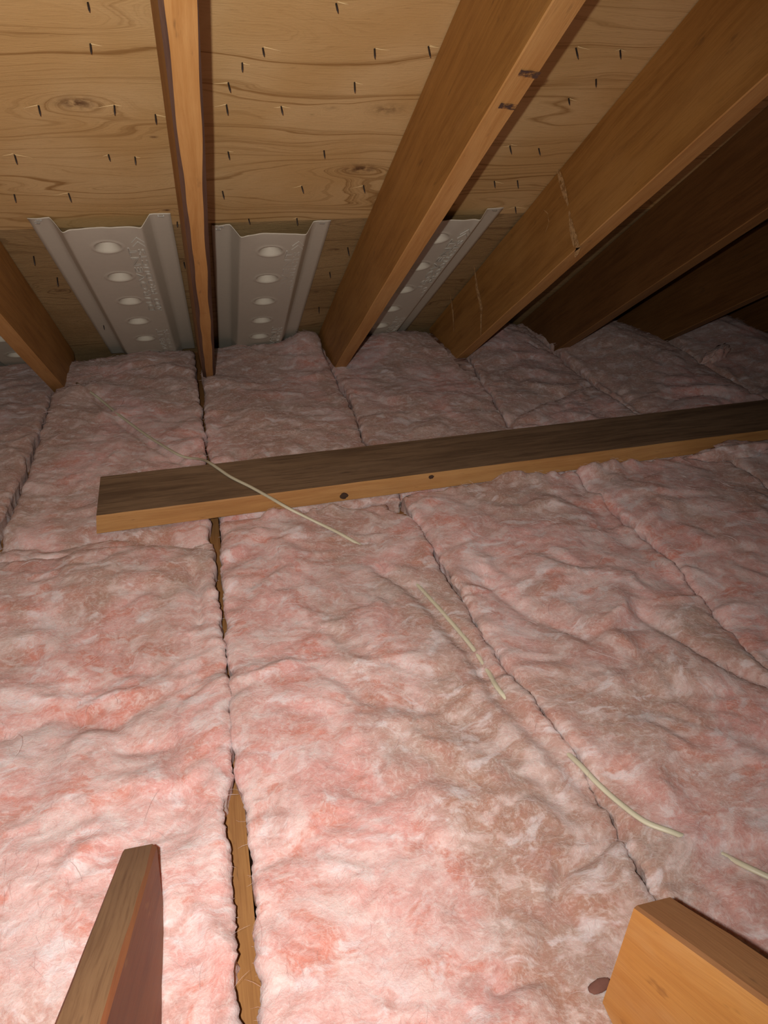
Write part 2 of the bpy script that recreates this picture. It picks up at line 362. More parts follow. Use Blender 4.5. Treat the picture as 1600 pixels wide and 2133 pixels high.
# ------------------------------------------------------------------ joists
for (x0, x1, lab) in ((-0.487, -0.449, 'ceiling joist hidden in the dark gap left of the cross board'), (-0.060, -0.022, 'pale ceiling joist showing in the long gap between the left and middle wool strips'),
                 (0.343, 0.384, 'ceiling joist showing below the cross board right of its middle'), (0.748, 0.788, 'ceiling joist buried in the seam under the broad lit rafter'), (1.15, 1.188, 'ceiling joist buried under the wool at the right')):
    o = box('ceiling_joist', x0, x1, -0.6, 2.9, -0.25, -0.045, M['joist'])
    # long axis of the grain is local X: turn the mesh so that Y of the world is local X
    me = o.data; me.transform(Matrix.Rotation(-math.pi/2, 4, 'Z')); o.rotation_euler = (0, 0, math.pi/2)
    tag(o, lab, 'joist', 'ceiling joists between the wool strips')

# ------------------------------------------------------------------ pink wool batts
def PX(u, v, z=0.0):
    """a point measured off the photograph, on the level z (used only to lay out seams)"""
    d = R_*(u-800) - U_*(v-1066.5) + F_*1540
    s = (z-EYE.z)/d.z; return EYE+d*s
def edge(pts, z=-0.005):
    P = [PX(u, v, z) for u, v in pts]; P.sort(key=lambda p: p.y)
    ys = np.array([p.y for p in P]); xs = np.array([p.x for p in P])
    return lambda y: np.interp(y, ys, xs)
eA_l = edge([(502, 2133), (488, 1900), (474, 1750), (471, 1660), (484, 1590), (479, 1450), (467, 1330), (460, 1290), (447, 1200), (449, 1165), (437, 1130), (434, 1080), (430, 945), (421, 870), (410, 800)])
eA_r = edge([(538, 2133), (523, 1900), (512, 1750), (508, 1680), (493, 1600), (478, 1450), (468, 1320), (474, 1300), (463, 1200), (458, 1160), (460, 1080), (434, 945), (426, 870), (424, 800)])
eB = edge([(1470, 2010), (1365, 1870), (1290, 1720), (1200, 1570), (1090, 1440), (1010, 1330), (930, 1190), (890, 1120), (840, 1040), (760, 920), (725, 830), (700, 790)])
eC = edge([(1590, 1390), (1400, 1170), (1210, 1000), (1060, 880), (1000, 790), (975, 750)])
eD = edge([(-150, 1400), (5, 1100), (30, 1040), (85, 890), (107, 825)])
const = lambda x: (lambda y: np.full_like(np.asarray(y, float), x))

def poly_dist(x, y, P):
    P = np.array([(p[0], p[1]) for p in P]); best = np.full(x.shape, 9.0)
    for a, b in zip(P[:-1], P[1:]):
        ab = b-a; L2 = ab@ab
        t = np.clip(((x-a[0])*ab[0]+(y-a[1])*ab[1])/L2, 0, 1)
        best = np.minimum(best, np.hypot(x-a[0]-t*ab[0], y-a[1]-t*ab[1]))
    return best
CABLE_PX = [(160, 798), (200, 825), (245, 862), (300, 903), (355, 938), (385, 952), (420, 957), (440, 966), (480, 993), (520, 1013), (560, 1035), (600, 1058), (650, 1083), (715, 1115), (790, 1160), (850, 1200), (890, 1240), (935, 1290), (985, 1350), (1015, 1395), (1040, 1438), (1090, 1490), (1150, 1540), (1205, 1590), (1245, 1632), (1290, 1672), (1345, 1712), (1405, 1735), (1470, 1762), (1545, 1800), (1600, 1826), (1720, 1880)]
CABLE = [PX(u, v, 0.012) for u, v in CABLE_PX]
CREASES = [  # soft folds and tears seen on the wool (polyline, depth, width)
    ([(1290, 1722), (1235, 1772), (1175, 1800), (1162, 1850), (1172, 1920), (1140, 1990), (1040, 2040)], 0.020, 0.010),
    ([(0, 1128), (120, 1135), (230, 1112), (330, 1118), (430, 1135)], 0.020, 0.022),
    ([(400, 1195), (412, 1240), (415, 1290)], 0.012, 0.008),
    ([(1340, 1270), (1420, 1330), (1500, 1380), (1600, 1420)], 0.018, 0.018),
    ([(0, 1530), (110, 1480), (230, 1500), (350, 1430), (450, 1390)], 0.010, 0.02),
    ([(1050, 880), (1130, 830), (1250, 790), (1340, 850)], 0.016, 0.02),
    ([(1340, 870), (1420, 900), (1600, 800)], 0.012, 0.02),
    ([(260, 1560), (360, 1545), (380, 1640), (390, 1740)], 0.009, 0.015),
    ([(560, 1790), (650, 1740), (740, 1690), (900, 1620)], 0.008, 0.02),
    ([(1000, 1200), (1100, 1270), (1220, 1320), (1330, 1300)], 0.012, 0.02),
    ([(1180, 960), (1215, 1020), (1300, 1110), (1430, 1230), (1600, 1360)], 0.010, 0.03),
    ([(760, 1460), (900, 1480), (1010, 1530), (1110, 1600), (1200, 1690)], 0.010, 0.03),
]
CREASES = [([PX(u, v) for u, v in p], d, w_) for p, d, w_ in CREASES]
BO = Vector((-0.250, 1.352, 0)); BANG = math.radians(2.45)
bx, by = Vector((math.cos(BANG), math.sin(BANG), 0)), Vector((-math.sin(BANG), math.cos(BANG), 0))
BW, BT, BZ = 0.184, 0.038, 0.003

def wool(x, y, seed):
    """height of the top of the wool and its puffs"""
    wx = 0.07*fbm(x*5, y*5, seed, 3); wy = 0.07*fbm(x*5+9, y*5, seed+3, 3)
    X, Y = x+wx, y+wy
    h = 0.012*perlin(x*2.6, y*2.1, seed*1.3) + 0.009*perlin(X*5, Y*4, seed+20)
    sa = lambda n, e: np.sqrt(n*n+e*e)-e
    h += 0.024*sa(perlin(X*6.5, Y*7.5, seed+5), 0.22) - 0.005
    h += 0.0085*sa(perlin(X*16, Y*19, seed+9), 0.16)
    h += 0.008*np.clip(perlin(X*11+7, Y*12, seed+40), 0, 1)
    wx2 = 0.012*perlin(x*30, y*30, seed); wy2 = 0.012*perlin(x*30, y*30, seed+8)
    h += 0.0026*sa(perlin((X+wx2)*42, (Y+wy2)*50, seed+12), 0.12)
    h += 0.0009*perlin((x+wx2)*110, (y+wy2)*130, seed+15)
    h += 0.0007*perlin((x+wx2)*260, (y+wy2)*330, seed+19)
    return h
SAG = 0.0
def top(x, y, seed, lift):
    h = wool(x, y, seed) + lift(x, y)
    d = poly_dist(x, y, CABLE[14:25]); h -= 0.013*np.exp(-(d/0.016)**2)
    d = poly_dist(x, y, CABLE[:6]); h -= 0.010*np.exp(-(d/0.014)**2)
    for P, dep, wd in CREASES:
        d = poly_dist(x, y, P); h -= dep*np.exp(-np.abs(d/wd)**1.3)
    # pressed down under the cross board, fluffing up along its near edge
    lx = (x-BO.x)*bx.x+(y-BO.y)*bx.y; ly = (x-BO.x)*by.x+(y-BO.y)*by.y
    k = np.clip(np.minimum.reduce([(lx+0.002)/0.006, (ly-0.0)/0.008, (BW+0.002-ly)/0.006]), 0, 1)
    h = h*(1-k) + np.minimum(h, BZ-0.002)*k
    # ease it down towards the board's ends so the board shows its full edge
    near = np.exp(-np.clip(-ly, 0, 9)/0.03)*(ly < 0)*(lx > -0.02)
    cap = 0.014 + 0.008*(lx > 0.12) + 0.016*np.clip(perlin(x*9, 3.3, seed)+0.25, 0, 1) + 0.028*np.clip((lx-0.75)/0.3, 0, 1)*(0.5+0.5*np.clip(perlin(x*7, 1.1, 4.0)*2, -1, 1))
    h = np.minimum(h, cap + (1-near)*0.06)
    h = h + (ly < 0)*(lx > 0.10)*np.exp(-((ly+0.012)/0.022)**2)*0.030*np.clip(perlin(x*11, 7.7, 2.0)+0.5*perlin(x*37, 1.7, 2.0)+0.12, 0, 0.8)
    far = np.exp(-np.clip(ly-BW, 0, 9)/0.05)*(ly > BW)*(lx > -0.02)
    h = np.where(far > 0, np.minimum(h, 0.030 + (1-far)*0.06), h)
    return h

BATTS = []
def batt(xl, xr, y0, y1, label, seed, lift=None, ds=0.005, fray=0.0045, hair=2500, rl=0.017, rr=0.017, group='pink wool strips between the joists', endlift=0.0):
    lift = lift or (lambda x, y: 0*x)
    # spacing along y grows with distance
    ys = [y0]
    while ys[-1] < y1:
        ys.append(ys[-1] + ds*(0.62+0.55*max(0, ys[-1]-0.4)))
    ys = np.array(ys); ys = y0+(ys-y0)*(y1-y0)/(ys[-1]-y0)
    NE = 7   # rows that carry the end faces down
    ye = np.concatenate([np.full(NE, y0), ys, np.full(NE, y1)])
    drop_e = np.concatenate([np.linspace(1, 0.05, NE), np.zeros(len(ys)), np.linspace(0.05, 1, NE)])
    wmid = float(np.mean(xr(ys)-xl(ys)))
    nt = max(20, int(wmid/ds)); NS = 13
    u = np.concatenate([np.zeros(NS), np.linspace(0, 1, nt), np.ones(NS)])
    drop_s = np.concatenate([np.linspace(1, 0.03, NS), np.zeros(nt), np.linspace(0.03, 1, NS)])
    Uu, Yy = np.meshgrid(u, ye); Ds, De = np.meshgrid(drop_s, drop_e)
    L = xl(Yy) + fray*fbm(Yy*17, seed*1.0, 0.3, 5, 0.66)*1.35 + 0.006*np.clip((2.15-Yy)*10, 0, 1)*perlin(Yy*5, seed*2.0, 1.0)*0.6
    R = xr(Yy) + fray*fbm(Yy*17, seed*1.0+50, 0.3, 5, 0.66)*1.35 + 0.006*np.clip((2.15-Yy)*10, 0, 1)*perlin(Yy*5, seed*2.0+9, 1.0)*0.6
    X = L+(R-L)*Uu
    yw = Yy.copy()
    yend = 0.012*fbm(X*18, seed*3.0, 2.0, 3)
    fade1 = np.clip(1-(y1-Yy)/0.08, 0, 1); fade0 = np.clip(1-(Yy-y0)/0.08, 0, 1)
    yw = yw + yend*(fade1-fade0*0.5)
    Z = np.maximum(top(X, yw, seed, lift), -0.022)
    for dist, r in ((X-L, rl), (R-X, rr), (yw-y0, 0.03), (y1-yw, 0.045)):
        e = np.clip(1-dist/r, 0, 1); Z = Z - r*0.62*(1-np.sqrt(1-np.minimum(e, 1)**2*0.98))
    Z = np.minimum(Z, (YD-yw)*TR-0.008)
    BOT = -0.235
    S = np.maximum(Ds, De)
    Zs = Z*(1-S)+BOT*S
    # walls: bulge and roughness
    nb = fbm(Yy*14, Zs*26, seed+2.0, 3); nf = perlin(Yy*70, Zs*110, seed+4.0)
    sgn = np.where(Uu < 0.5, 1.0, -1.0)
    wall = np.clip(Ds*12, 0, 1)
    X = X + sgn*wall*(0.002+0.008*nb+0.0035*nf + 0.010*Ds)
    yw = yw + np.where(De > 0, (0.004+0.006*perlin(X*20, Zs*26, seed))*np.where(Yy < (y0+y1)/2, 1, -1), 0)
    X = X + 0.0016*perlin(Yy*150, Uu*150, seed+31)
    # keep clear of the rafters
    for rx in RX.values():
        m = (Yy > 2.16); hw = 0.021
        inL = m & (X > rx-hw) & (X <= rx); inR = m & (X > rx) & (X < rx+hw)
        if np.mean(xl(ys)) < rx < np.mean(xr(ys)): continue
        X = np.where(inL, rx-hw, X); X = np.where(inR, rx+hw, X)
    ny, nx = X.shape
    V = np.stack([X, yw, Zs], -1).reshape(-1, 3)
    c = np.array([V[:, 0].mean(), V[:, 1].mean(), BOT])
    i = np.arange(ny-1)[:, None]*nx+np.arange(nx-1)[None, :]
    Fc = np.stack([i, i+1, i+nx+1, i+nx], -1).reshape(-1, 4)
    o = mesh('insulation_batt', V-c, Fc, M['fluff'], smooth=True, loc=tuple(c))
    tag(o, label, 'insulation', group)
    BATTS.append((o, V, Fc, c))
    # loose fibres lying on and standing from the wool
    if hair:
        hair = int(hair*0.42)
        rs = np.random.RandomState(int(seed*100)+3)
        W = np.ones(ny-1)
        Vg = V.reshape(ny, nx, 3)
        rowd = np.linalg.norm(Vg[:-1, nx//2]-np.array(EYE), axis=1)
        seglen = np.linalg.norm(Vg[1:, nx//2]-Vg[:-1, nx//2], axis=1)*np.array([1 if De[k, 0] == 0 else 0.05 for k in range(ny-1)])
        pr = seglen/np.maximum(rowd, 0.4)**1.2; pr /= pr.sum()
        rr_ = rs.choice(ny-1, hair, p=pr)
        cc_ = rs.randint(NS+2, nx-NS-2, hair)
        edgep = rs.rand(hair) < 0.05
        cc_ = np.where(edgep, np.where(rs.rand(hair) < 0.5, rs.randint(NS-4, NS+5, hair), rs.randint(nx-NS-5, nx-NS+4, hair)), cc_)
        base = Vg[rr_, cc_]
        dist = np.linalg.norm(base-np.array(EYE), axis=1)
        ln = rs.gamma(2.0, 0.0040, hair)+0.003
        fat = rs.rand(hair) < 0.03; ln = np.where(fat, ln*2.4, np.where(edgep, ln*0.35, ln))
        az = rs.rand(hair)*2*np.pi; az = np.where(rs.rand(hair) < 0.6, rs.normal(0, 0.6, hair)+np.where(rs.rand(hair) < 0.5, 0, np.pi), az)
        rise = np.abs(rs.normal(0, 0.25, hair))
        curl = rs.normal(0, 1.4, hair)
        K = 5
        rad = (0.00007+0.00007*rs.rand(hair))*np.clip(dist, 0.6, 2.2); rad = np.where(fat, rad*2.0, rad)
        pts = np.zeros((hair, K, 3))
        p = base.copy(); p[:, 2] += 0.0008
        for k in range(K):
            pts[:, k] = p
            a = az+curl*k/K; st_ = (ln/(K-1))[:, None]
            d = np.stack([np.cos(a), np.sin(a), rise*np.cos(k*1.0)], -1)
            p = p+d*st_
        # conform to the wool so that strands hug it: sample height of the grid
        tri = np.array([[0, 1.0], [0.866, -0.5], [-0.866, -0.5]])
        HV = np.zeros((hair, K, 3, 3))
        for k in range(K):
            a = az+curl*k/K
            n1 = np.stack([-np.sin(a), np.cos(a), 0*a], -1); n2 = np.array([0, 0, 1.0])
            rk = (rad*(1.0 if 0 < k < K-1 else 0.35))[:, None]
            for j in range(3):
                HV[:, k, j] = pts[:, k]+(n1*tri[j, 0]+n2*tri[j, 1])*rk
        idx = np.arange(hair*K*3).reshape(hair, K, 3)
        q = [np.stack([idx[:, :-1, j], idx[:, :-1, (j+1) % 3], idx[:, 1:, (j+1) % 3], idx[:, 1:, j]], -1).reshape(-1, 4) for j in range(3)]
        hf = mesh('loose_fibres', HV.reshape(-1, 3)-c, np.concatenate(q), M['fibre'], parent=o, smooth=True)
        hf['kind'] = 'stuff'; hf['label'] = 'fine pale glass fibres sticking out of the wool'
    return o

def bump2(cx, cy, sx, sy, a): return lambda x, y: a*np.exp(-((x-cx)/sx)**2-((y-cy)/sy)**2)
def lifts(*fs): return lambda x, y: sum(f(x, y) for f in fs)
plus = lambda e, d: (lambda y: e(y)+d)
YEND = 2.565
YJ = 1.28
batt(eD and plus(eD, -0.40), plus(eD, -0.006), 0.9, YEND+0.01, 'greyish wool strip at the far left edge, behind the dark gap', 1.0, hair=1800, ds=0.006)
batt(plus(eD, 0.006), eA_l, YJ-0.005, YEND, 'wool strip below the left grey vent and the left end of the board', 2.0, hair=5200,
     lift=lifts(bump2(-0.2, 2.4, 0.3, 0.25, 0.022), bump2(-0.36, 2.2, 0.06, 0.06, 0.03)))
batt(plus(eD, 0.006), eA_l, 0.16, YJ+0.02, 'bright foreground wool strip at the left, around the brown strut', 3.0, hair=13000, ds=0.0045,
     lift=lifts(bump2(-0.25, 1.2, 0.3, 0.14, 0.020), bump2(-0.2, 0.6, 0.2, 0.3, 0.004)))
batt(eA_r, lambda y: eB(y)-0.0005-0.036*np.clip((np.asarray(y)-1.29)/0.04, 0, 1), 0.16, 1.37, 'bright foreground wool strip in the middle, right of the long joist gap', 4.0, hair=15000, ds=0.0045,
     lift=lifts(bump2(0.2, 0.8, 0.2, 0.25, 0.012), bump2(0.31, 0.34, 0.07, 0.10, -0.035)))
batt(eA_r, plus(eB, -0.002), 1.375, YEND, 'wool strip beyond the cross board, under the middle vent', 5.0, hair=5200,
     lift=lifts(bump2(0.33, 2.5, 0.08, 0.12, 0.05), bump2(0.15, 2.45, 0.25, 0.2, 0.018)))
batt(plus(eB, 0.0015), plus(eC, 0.001), 0.16, 1.395, 'foreground wool strip right of the middle one, crossed by the pale cable', 6.0, hair=11000, ds=0.0045,
     lift=lifts(bump2(0.55, 1.2, 0.2, 0.2, 0.016)))
batt(plus(eB, 0.0015), plus(eC, -0.001), 1.40, YEND+0.02, 'wool strip beyond the cross board below the half-hidden vent', 7.0, hair=4200,
     lift=lifts(bump2(0.62, 2.45, 0.16, 0.2, 0.05)))
batt(plus(eC, 0.002), const(1.165), 0.3, 1.425, 'torn wool strip near the right edge in front of the cross board', 8.0, hair=6000, ds=0.005,
     lift=lifts(bump2(0.95, 1.2, 0.2, 0.25, 0.012)))
batt(plus(eC, 0.002), const(1.135), 1.43, YEND+0.03, 'shaded wool strip beyond the cross board, between the lit and dark rafters', 9.0, hair=3600,
     lift=lifts(bump2(0.98, 2.45, 0.16, 0.25, 0.055)))
batt(const(1.172), const(1.56), 0.7, 1.45, 'wool piece at the right edge hugging the end of the cross board', 10.0, hair=3000, ds=0.006, lift=lifts(bump2(1.3, 1.33, 0.15, 0.1, 0.02)))
batt(const(1.14), const(1.545), 1.455, YEND+0.04, 'dim lumpy wool strip beside the very dark rafter', 11.0, hair=2600, ds=0.006,
     lift=lifts(bump2(1.34, 2.3, 0.2, 0.3, 0.075)))
batt(const(1.552), const(1.96), 1.3, YEND+0.04, 'nearly black wool strip at the right edge under the furthest rafters', 12.0, hair=1200, ds=0.008,
     lift=lifts(bump2(1.75, 2.3, 0.22, 0.3, 0.08)))
batt(const(1.968), const(2.9), 1.5, YEND+0.04, 'darkest wool at the far right beyond the last rafter', 13.0, hair=0, ds=0.010, lift=lifts(bump2(2.2, 2.3, 0.4, 0.3, 0.08)))

_all_v, _all_f, n0 = [], [], 0
for (_, V, Fc, c) in BATTS:
    _all_v.append(V); _all_f.append(Fc+n0); n0 += len(V)
TREE = BVHTree.FromPolygons([tuple(v) for v in np.concatenate(_all_v)], [tuple(q) for q in np.concatenate(_all_f).tolist()])
def ground(x, y):
    r = TREE.ray_cast(Vector((x, y, 1.0)), Vector((0, 0, -1)))
    return r[0].z if r[0] is not None else 0.0

# a torn scrap of wool standing up at the right
rs = np.random.RandomState(5)
def scrap(c, size, label, seed):
    nu, nv = 46, 20
    V = []
    for i in range(nv):
        for j in range(nu):
            a = j/nu*2*math.pi; b = -math.pi/2+math.pi*i/(nv-1)
            d = np.array([math.cos(a)*math.cos(b), math.sin(a)*math.cos(b), math.sin(b)])
            r = 1+0.45*float(fbm(d[0]*1.3+seed, d[1]*1.3, d[2]*1.3, 5, 0.55))
            V.append(d*r*np.array(size))
    Fc = [(i*nu+j, i*nu+(j+1) % nu, (i+1)*nu+(j+1) % nu, (i+1)*nu+j) for i in range(nv-1) for j in range(nu)]
    z = ground(c[0], c[1])
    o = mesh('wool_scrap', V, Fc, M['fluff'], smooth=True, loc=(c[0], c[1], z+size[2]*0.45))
    return tag(o, label, 'insulation scrap')
s1 = scrap((1.60, 2.03), (0.060, 0.02, 0.022), 'small torn pink wool scrap standing up beside the very dark rafter', 2.2); s1.rotation_euler = (0.1, -0.25, 0.4)
s2 = scrap((1.205, 1.375), (0.10, 0.030, 0.020), 'pink wool tuft lapping over the front edge of the cross board at the right', 7.7)

# ------------------------------------------------------------------ cross board
def cross_board():
    L = 2.25
    V, Fc, mi = [], [], []
    seg = 90
    for i in range(seg+1):
        x = L*i/seg
        w1, w2, w3 = 0.0012*perlin(x*9, 1.0, 0.2), 0.0010*perlin(x*14, 4.0, 0.2), 0.0015*perlin(x*5, 8.0, 0.3)
        c = 0.003+0.002*perlin(x*12, 2.0, 2.0)
        for (y, z) in ((0+w1, 0), (0+w1, BT-c), (c, BT+w2*0.3), (BW-c+w3, BT), (BW+w3, BT-c), (BW+w3, 0)): V.append((x-0.003*(1-z/BT)*(i == 0)*2, y, z))
    kinds = [1, 2, 0, 0, 1, 1]
    for i in range(seg):
        for k in range(6):
            a = i*6+k; b = i*6+(k+1) % 6; Fc.append((a, a+6, b+6, b)); mi.append(kinds[k])
    Fc.append(tuple(range(0, 6))); mi.append(1); Fc.append(tuple(range(seg*6+5, seg*6-1, -1))); mi.append(1)
    o = mesh('cross_board', V, Fc, [M['board_top'], M['board_edge'], M['board_edge']], mi=mi)
    o.matrix_world = frame(Vector((BO.x, BO.y, BZ)), bx, by, Vector((0, 0, 1)))
    me = o.data
    tag(o, 'long weathered brown board with an orange front edge, lying across the pink wool', 'board')
    # knots in the front edge
    for (lx, lz, r) in ((0.495, 0.012, 0.0062), (0.690, 0.030, 0.0040)):
        V2 = []; n = 14
        for k in range(n):
            a = k/n*2*math.pi; rr = r*(1+0.6*float(perlin(k*0.7, lx*9, 1)))
            V2.append((lx+rr*math.cos(a)*1.25, -0.0022, lz+rr*math.sin(a)))
        V2.append((lx, -0.0034, lz))
        for k in range(n):
            a = k/n*2*math.pi; V2.append((lx+r*1.3*math.cos(a)*1.25, 0.002, lz+r*1.1*math.sin(a)))
        F2 = [(k, (k+1) % n, n) for k in range(n)]+[(n+1+k, n+1+(k+1) % n, (k+1) % n, k) for k in range(n)]
        mesh('knot', V2, F2, M['hole'], parent=o)['label'] = 'dark knot in the orange edge'
    return o
cross_board()

# ------------------------------------------------------------------ struts in the foreground
def strut(name, A, pitch, W, depth, cutdir, mats, label, length):
    """A: left top corner of the lower end; runs up towards the viewer at 'pitch'. cutdir: direction of the end cut"""
    ax = Vector((0, -math.cos(pitch), math.sin(pitch)))       # uphill, towards the viewer
    perp = Vector((0, math.sin(pitch), math.cos(pitch)))      # out of the top face
    cut = Vector(cutdir).normalized(); cut = cut*(depth/abs(cut.dot(perp)))
    V, Fc, mi = [], [], []; seg = 60; cmf = 0.0022
    for i in range(seg+1):
        s = i/seg
        w1 = 0.0016*perlin(s*length*11, 3.3, W*50); w2 = 0.0018*perlin(s*length*8, 6.3, depth*10)
        c1, c2 = cmf+abs(w1), cmf*1.2+abs(w2)*1.6
        ring = [(0, c1), (c1, 0), (W-c2, 0), (W, c2), (W, depth), (0, depth)]
        for (x, d) in ring:
            start = cut*(d/depth)
            P = Vector((x, 0, 0)) + start*(1-s) + (ax*length - perp*d)*s
            V.append(P)
    kinds = [3, 0, 3, 2, 1, 1]
    for i in range(seg):
        for k in range(6):
            a = i*6+k; b = i*6+(k+1) % 6; Fc.append((a, b, b+6, a+6)); mi.append(kinds[k])
    Fc.append((5, 4, 3, 2, 1, 0)); mi.append(1); Fc.append(tuple(range(seg*6, seg*6+6))); mi.append(1)
    # local X along the strut so the grain runs with it
    fr = frame(Vector(A), ax, Vector((1, 0, 0)), ax.cross(Vector((1, 0, 0))))
    inv = fr.inverted(); V = [inv @ (Vector(A)+v) for v in V]
    o = mesh(name, V, Fc, mats, mi=mi); o.matrix_world = fr
    return tag(o, label, 'strut')
dl = R_*(255-800)-U_*(1770-1066.5)+F_*1540; dl /= 1540
AL = EYE+dl*0.775
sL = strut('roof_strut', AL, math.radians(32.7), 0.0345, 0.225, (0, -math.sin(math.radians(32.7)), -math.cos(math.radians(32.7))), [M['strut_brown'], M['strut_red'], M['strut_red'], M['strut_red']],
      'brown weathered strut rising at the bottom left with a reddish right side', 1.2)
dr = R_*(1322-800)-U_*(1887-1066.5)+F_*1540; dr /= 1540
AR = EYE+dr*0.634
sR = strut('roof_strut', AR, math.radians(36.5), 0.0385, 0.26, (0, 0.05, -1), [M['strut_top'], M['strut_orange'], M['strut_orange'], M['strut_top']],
      'bright orange strut with a dark top edge cut off plumb at the bottom right corner', 1.2)

# ------------------------------------------------------------------ eave vents
def vent(x0, x1, ytop, label, seed, length=1.07, ytext=0.075):
    W = x1-x0; fl = 0.041*W/0.275; sw = 0.020; dep = 0.030
    prof = [(0, 0.001), (fl, 0.001), (fl+sw, dep), (W-fl-sw, dep), (W-fl, 0.001), (W, 0.001)]
    xs = []
    for (a, b), n in zip(zip(prof[:-1], prof[1:]), (5, 7, 62, 7, 5)):
        xs += list(np.linspace(a[0], b[0], n, endpoint=False))
    xs.append(W); xs = np.array(xs)
    base = np.interp(xs, [p[0] for p in prof], [p[1] for p in prof])
    # soften the bends
    kx = np.array([0.25, 0.5, 0.25]); bb = base.copy(); bb[1:-1] = base[:-2]*0.2+base[1:-1]*0.6+base[2:]*0.2
    ss = np.concatenate([np.linspace(0, 0.02, 6), np.linspace(0.0235, length, 330)])
    X, S = np.meshgrid(xs, ss); N = np.tile(bb, (len(ss), 1))
    tray = np.clip((X-fl-sw)/0.012, 0, 1)*np.clip((W-fl-sw-X)/0.012, 0, 1)
    cxm = W*0.492
    for k in range(6):
        cy = 0.094+0.178*k
        d = np.hypot(X-cxm, (S-cy)*1.0)/0.0285
        N -= tray*0.0288*np.clip(1-d, 0, 1)**1.0*(1-np.exp(-np.clip(1-d, 0, 1)*12))
        N += tray*0.0012*np.exp(-((d-1.08)/0.15)**2)
    # slight warping of the thin plastic, more at the free end
    wp = 0.0035*np.exp(-S/0.05)*perlin(X*22+seed*5, S*4, seed) + 0.0022*perlin(X*7, S*3, seed+3)*tray
    N += wp
    N -= 0.004*np.exp(-S/0.06)*tray*np.sin(np.clip((X-fl-sw)/(W-2*fl-2*sw), 0, 1)*math.pi)
    N += 0.005*np.exp(-((X-fl-sw-0.004)/0.008)**2)*np.exp(-S/0.02)*(1 if seed < 2 else 0.2)
    N += 0.0025*np.exp(-((X-0.012)/0.02)**2)*np.exp(-S/0.012)
    N = np.maximum(N, 0.0008)
    T = 0.0011
    Sx = S + 0.0012*perlin(X*60, seed, 1.0)*np.exp(-S/0.004)
    top_ = np.stack([X, Sx, N+T], -1).reshape(-1, 3); bot = np.stack([X, Sx, N], -1).reshape(-1, 3)
    V = np.concatenate([top_, bot]); ny, nx = X.shape; m = ny*nx
    i = (np.arange(ny-1)[:, None]*nx+np.arange(nx-1)[None, :])
    F1 = np.stack([i, i+1, i+nx+1, i+nx], -1).reshape(-1, 4); F2 = F1[:, ::-1]+m
    r0 = np.arange(nx-1); rim = np.stack([r0+m, r0+1+m, r0+1, r0], -1)
    r1 = (ny-1)*nx+r0; rim2 = np.stack([r1, r1+1, r1+1+m, r1+m], -1)
    c0 = np.arange(ny-1)*nx; rim3 = np.stack([c0, c0+nx, c0+nx+m, c0+m], -1); c1 = c0+nx-1; rim4 = np.stack([c1+m, c1+nx+m, c1+nx, c1], -1)
    root = bpy.data.objects.new('eave_vent', None); COL.objects.link(root); root.empty_display_size = 0.1
    root.matrix_world = frame(deck_pt(x0, ytop), Vector((1, 0, 0)), DOWN, NIN)
    tag(root, label, 'vent', 'grey eave vents between the rafters')
    panel = mesh('vent_panel', V, np.concatenate([F1, F2, rim, rim2, rim3, rim4]), M['vent'], parent=root, smooth=True)
    # embossed lettering, reading up the slope
    # letters read up the slope when seen from inside the attic
    def text(body, xt, yt, size, out=True):
        cu = bpy.data.curves.new('t', 'FONT'); cu.body = body; cu.size = size; cu.fill_mode = 'NONE'; cu.bevel_depth = 0.0007; cu.bevel_resolution = 1; cu.resolution_u = 4
        cu.space_character = 1.12
        tmp = bpy.data.objects.new('t', cu); COL.objects.link(tmp); bpy.context.view_layer.update()
        me = bpy.data.meshes.new_from_object(tmp.evaluated_get(bpy.context.evaluated_depsgraph_get()))
        bpy.data.objects.remove(tmp); me.name = 'embossed_text'; me.materials.clear(); me.materials.append(M['vent_text'])
        o = bpy.data.objects.new('embossed_text', me); COL.objects.link(o); o.parent = root
        # text right = up the slope (-Y); text up = -X side ; facing +Z(normal)
        o.matrix_local = Matrix(((0, -1, 0, xt), (-1, 0, 0, yt), (0, 0, -1, dep+T), (0, 0, 0, 1)))
        sp = max(v.co.x for v in me.vertices)
        return o, sp
    for again in (0, 1):
        yb = ytext+0.47+again*0.62
        if yb < length+0.3:
            for body, xt, up, size, ya, ln in (('DUROVENT', W*0.692, 0.017, 0.022, yb, 0.445), ('ADO', W*0.757, 0.0145, 0.020, yb, 0.10), ('PRODUCTS', W*0.757, 0.0145, 0.020, yb-0.135, 0.30)):
                o1, w1_ = text(body, xt, ya, size); hh = max(v.co.y for v in o1.data.vertices)
                o1.data.transform(Matrix.Diagonal((ln/w1_, up/hh, 1, 1)))
    # chevrons pointing up the slope
    V2, F2_ = [], []
    xc = W*0.725
    for j in range(2):
        yy = ytext-0.028+j*0.022
        for sx in (-1, 1):
            a = np.array([xc, yy]); b = np.array([xc+sx*0.013, yy+0.026]); d = (b-a)/np.linalg.norm(b-a); nn = np.array([-d[1], d[0]])*0.0012
            q = len(V2)
            for (p, hh) in ((a, 0), (b, 0)):
                V2 += [(p[0]-nn[0], p[1]-nn[1], dep+T*0.5), (p[0]+nn[0], p[1]+nn[1], dep+T*0.5), (p[0], p[1], dep+T+0.0012)]
            F2_ += [(q, q+1, q+2), (q+3, q+5, q+4), (q, q+3, q+4, q+1), (q+1, q+4, q+5, q+2), (q+2, q+5, q+3, q)]
    mesh('embossed_arrow', V2, F2_, M['vent_text'], parent=root)
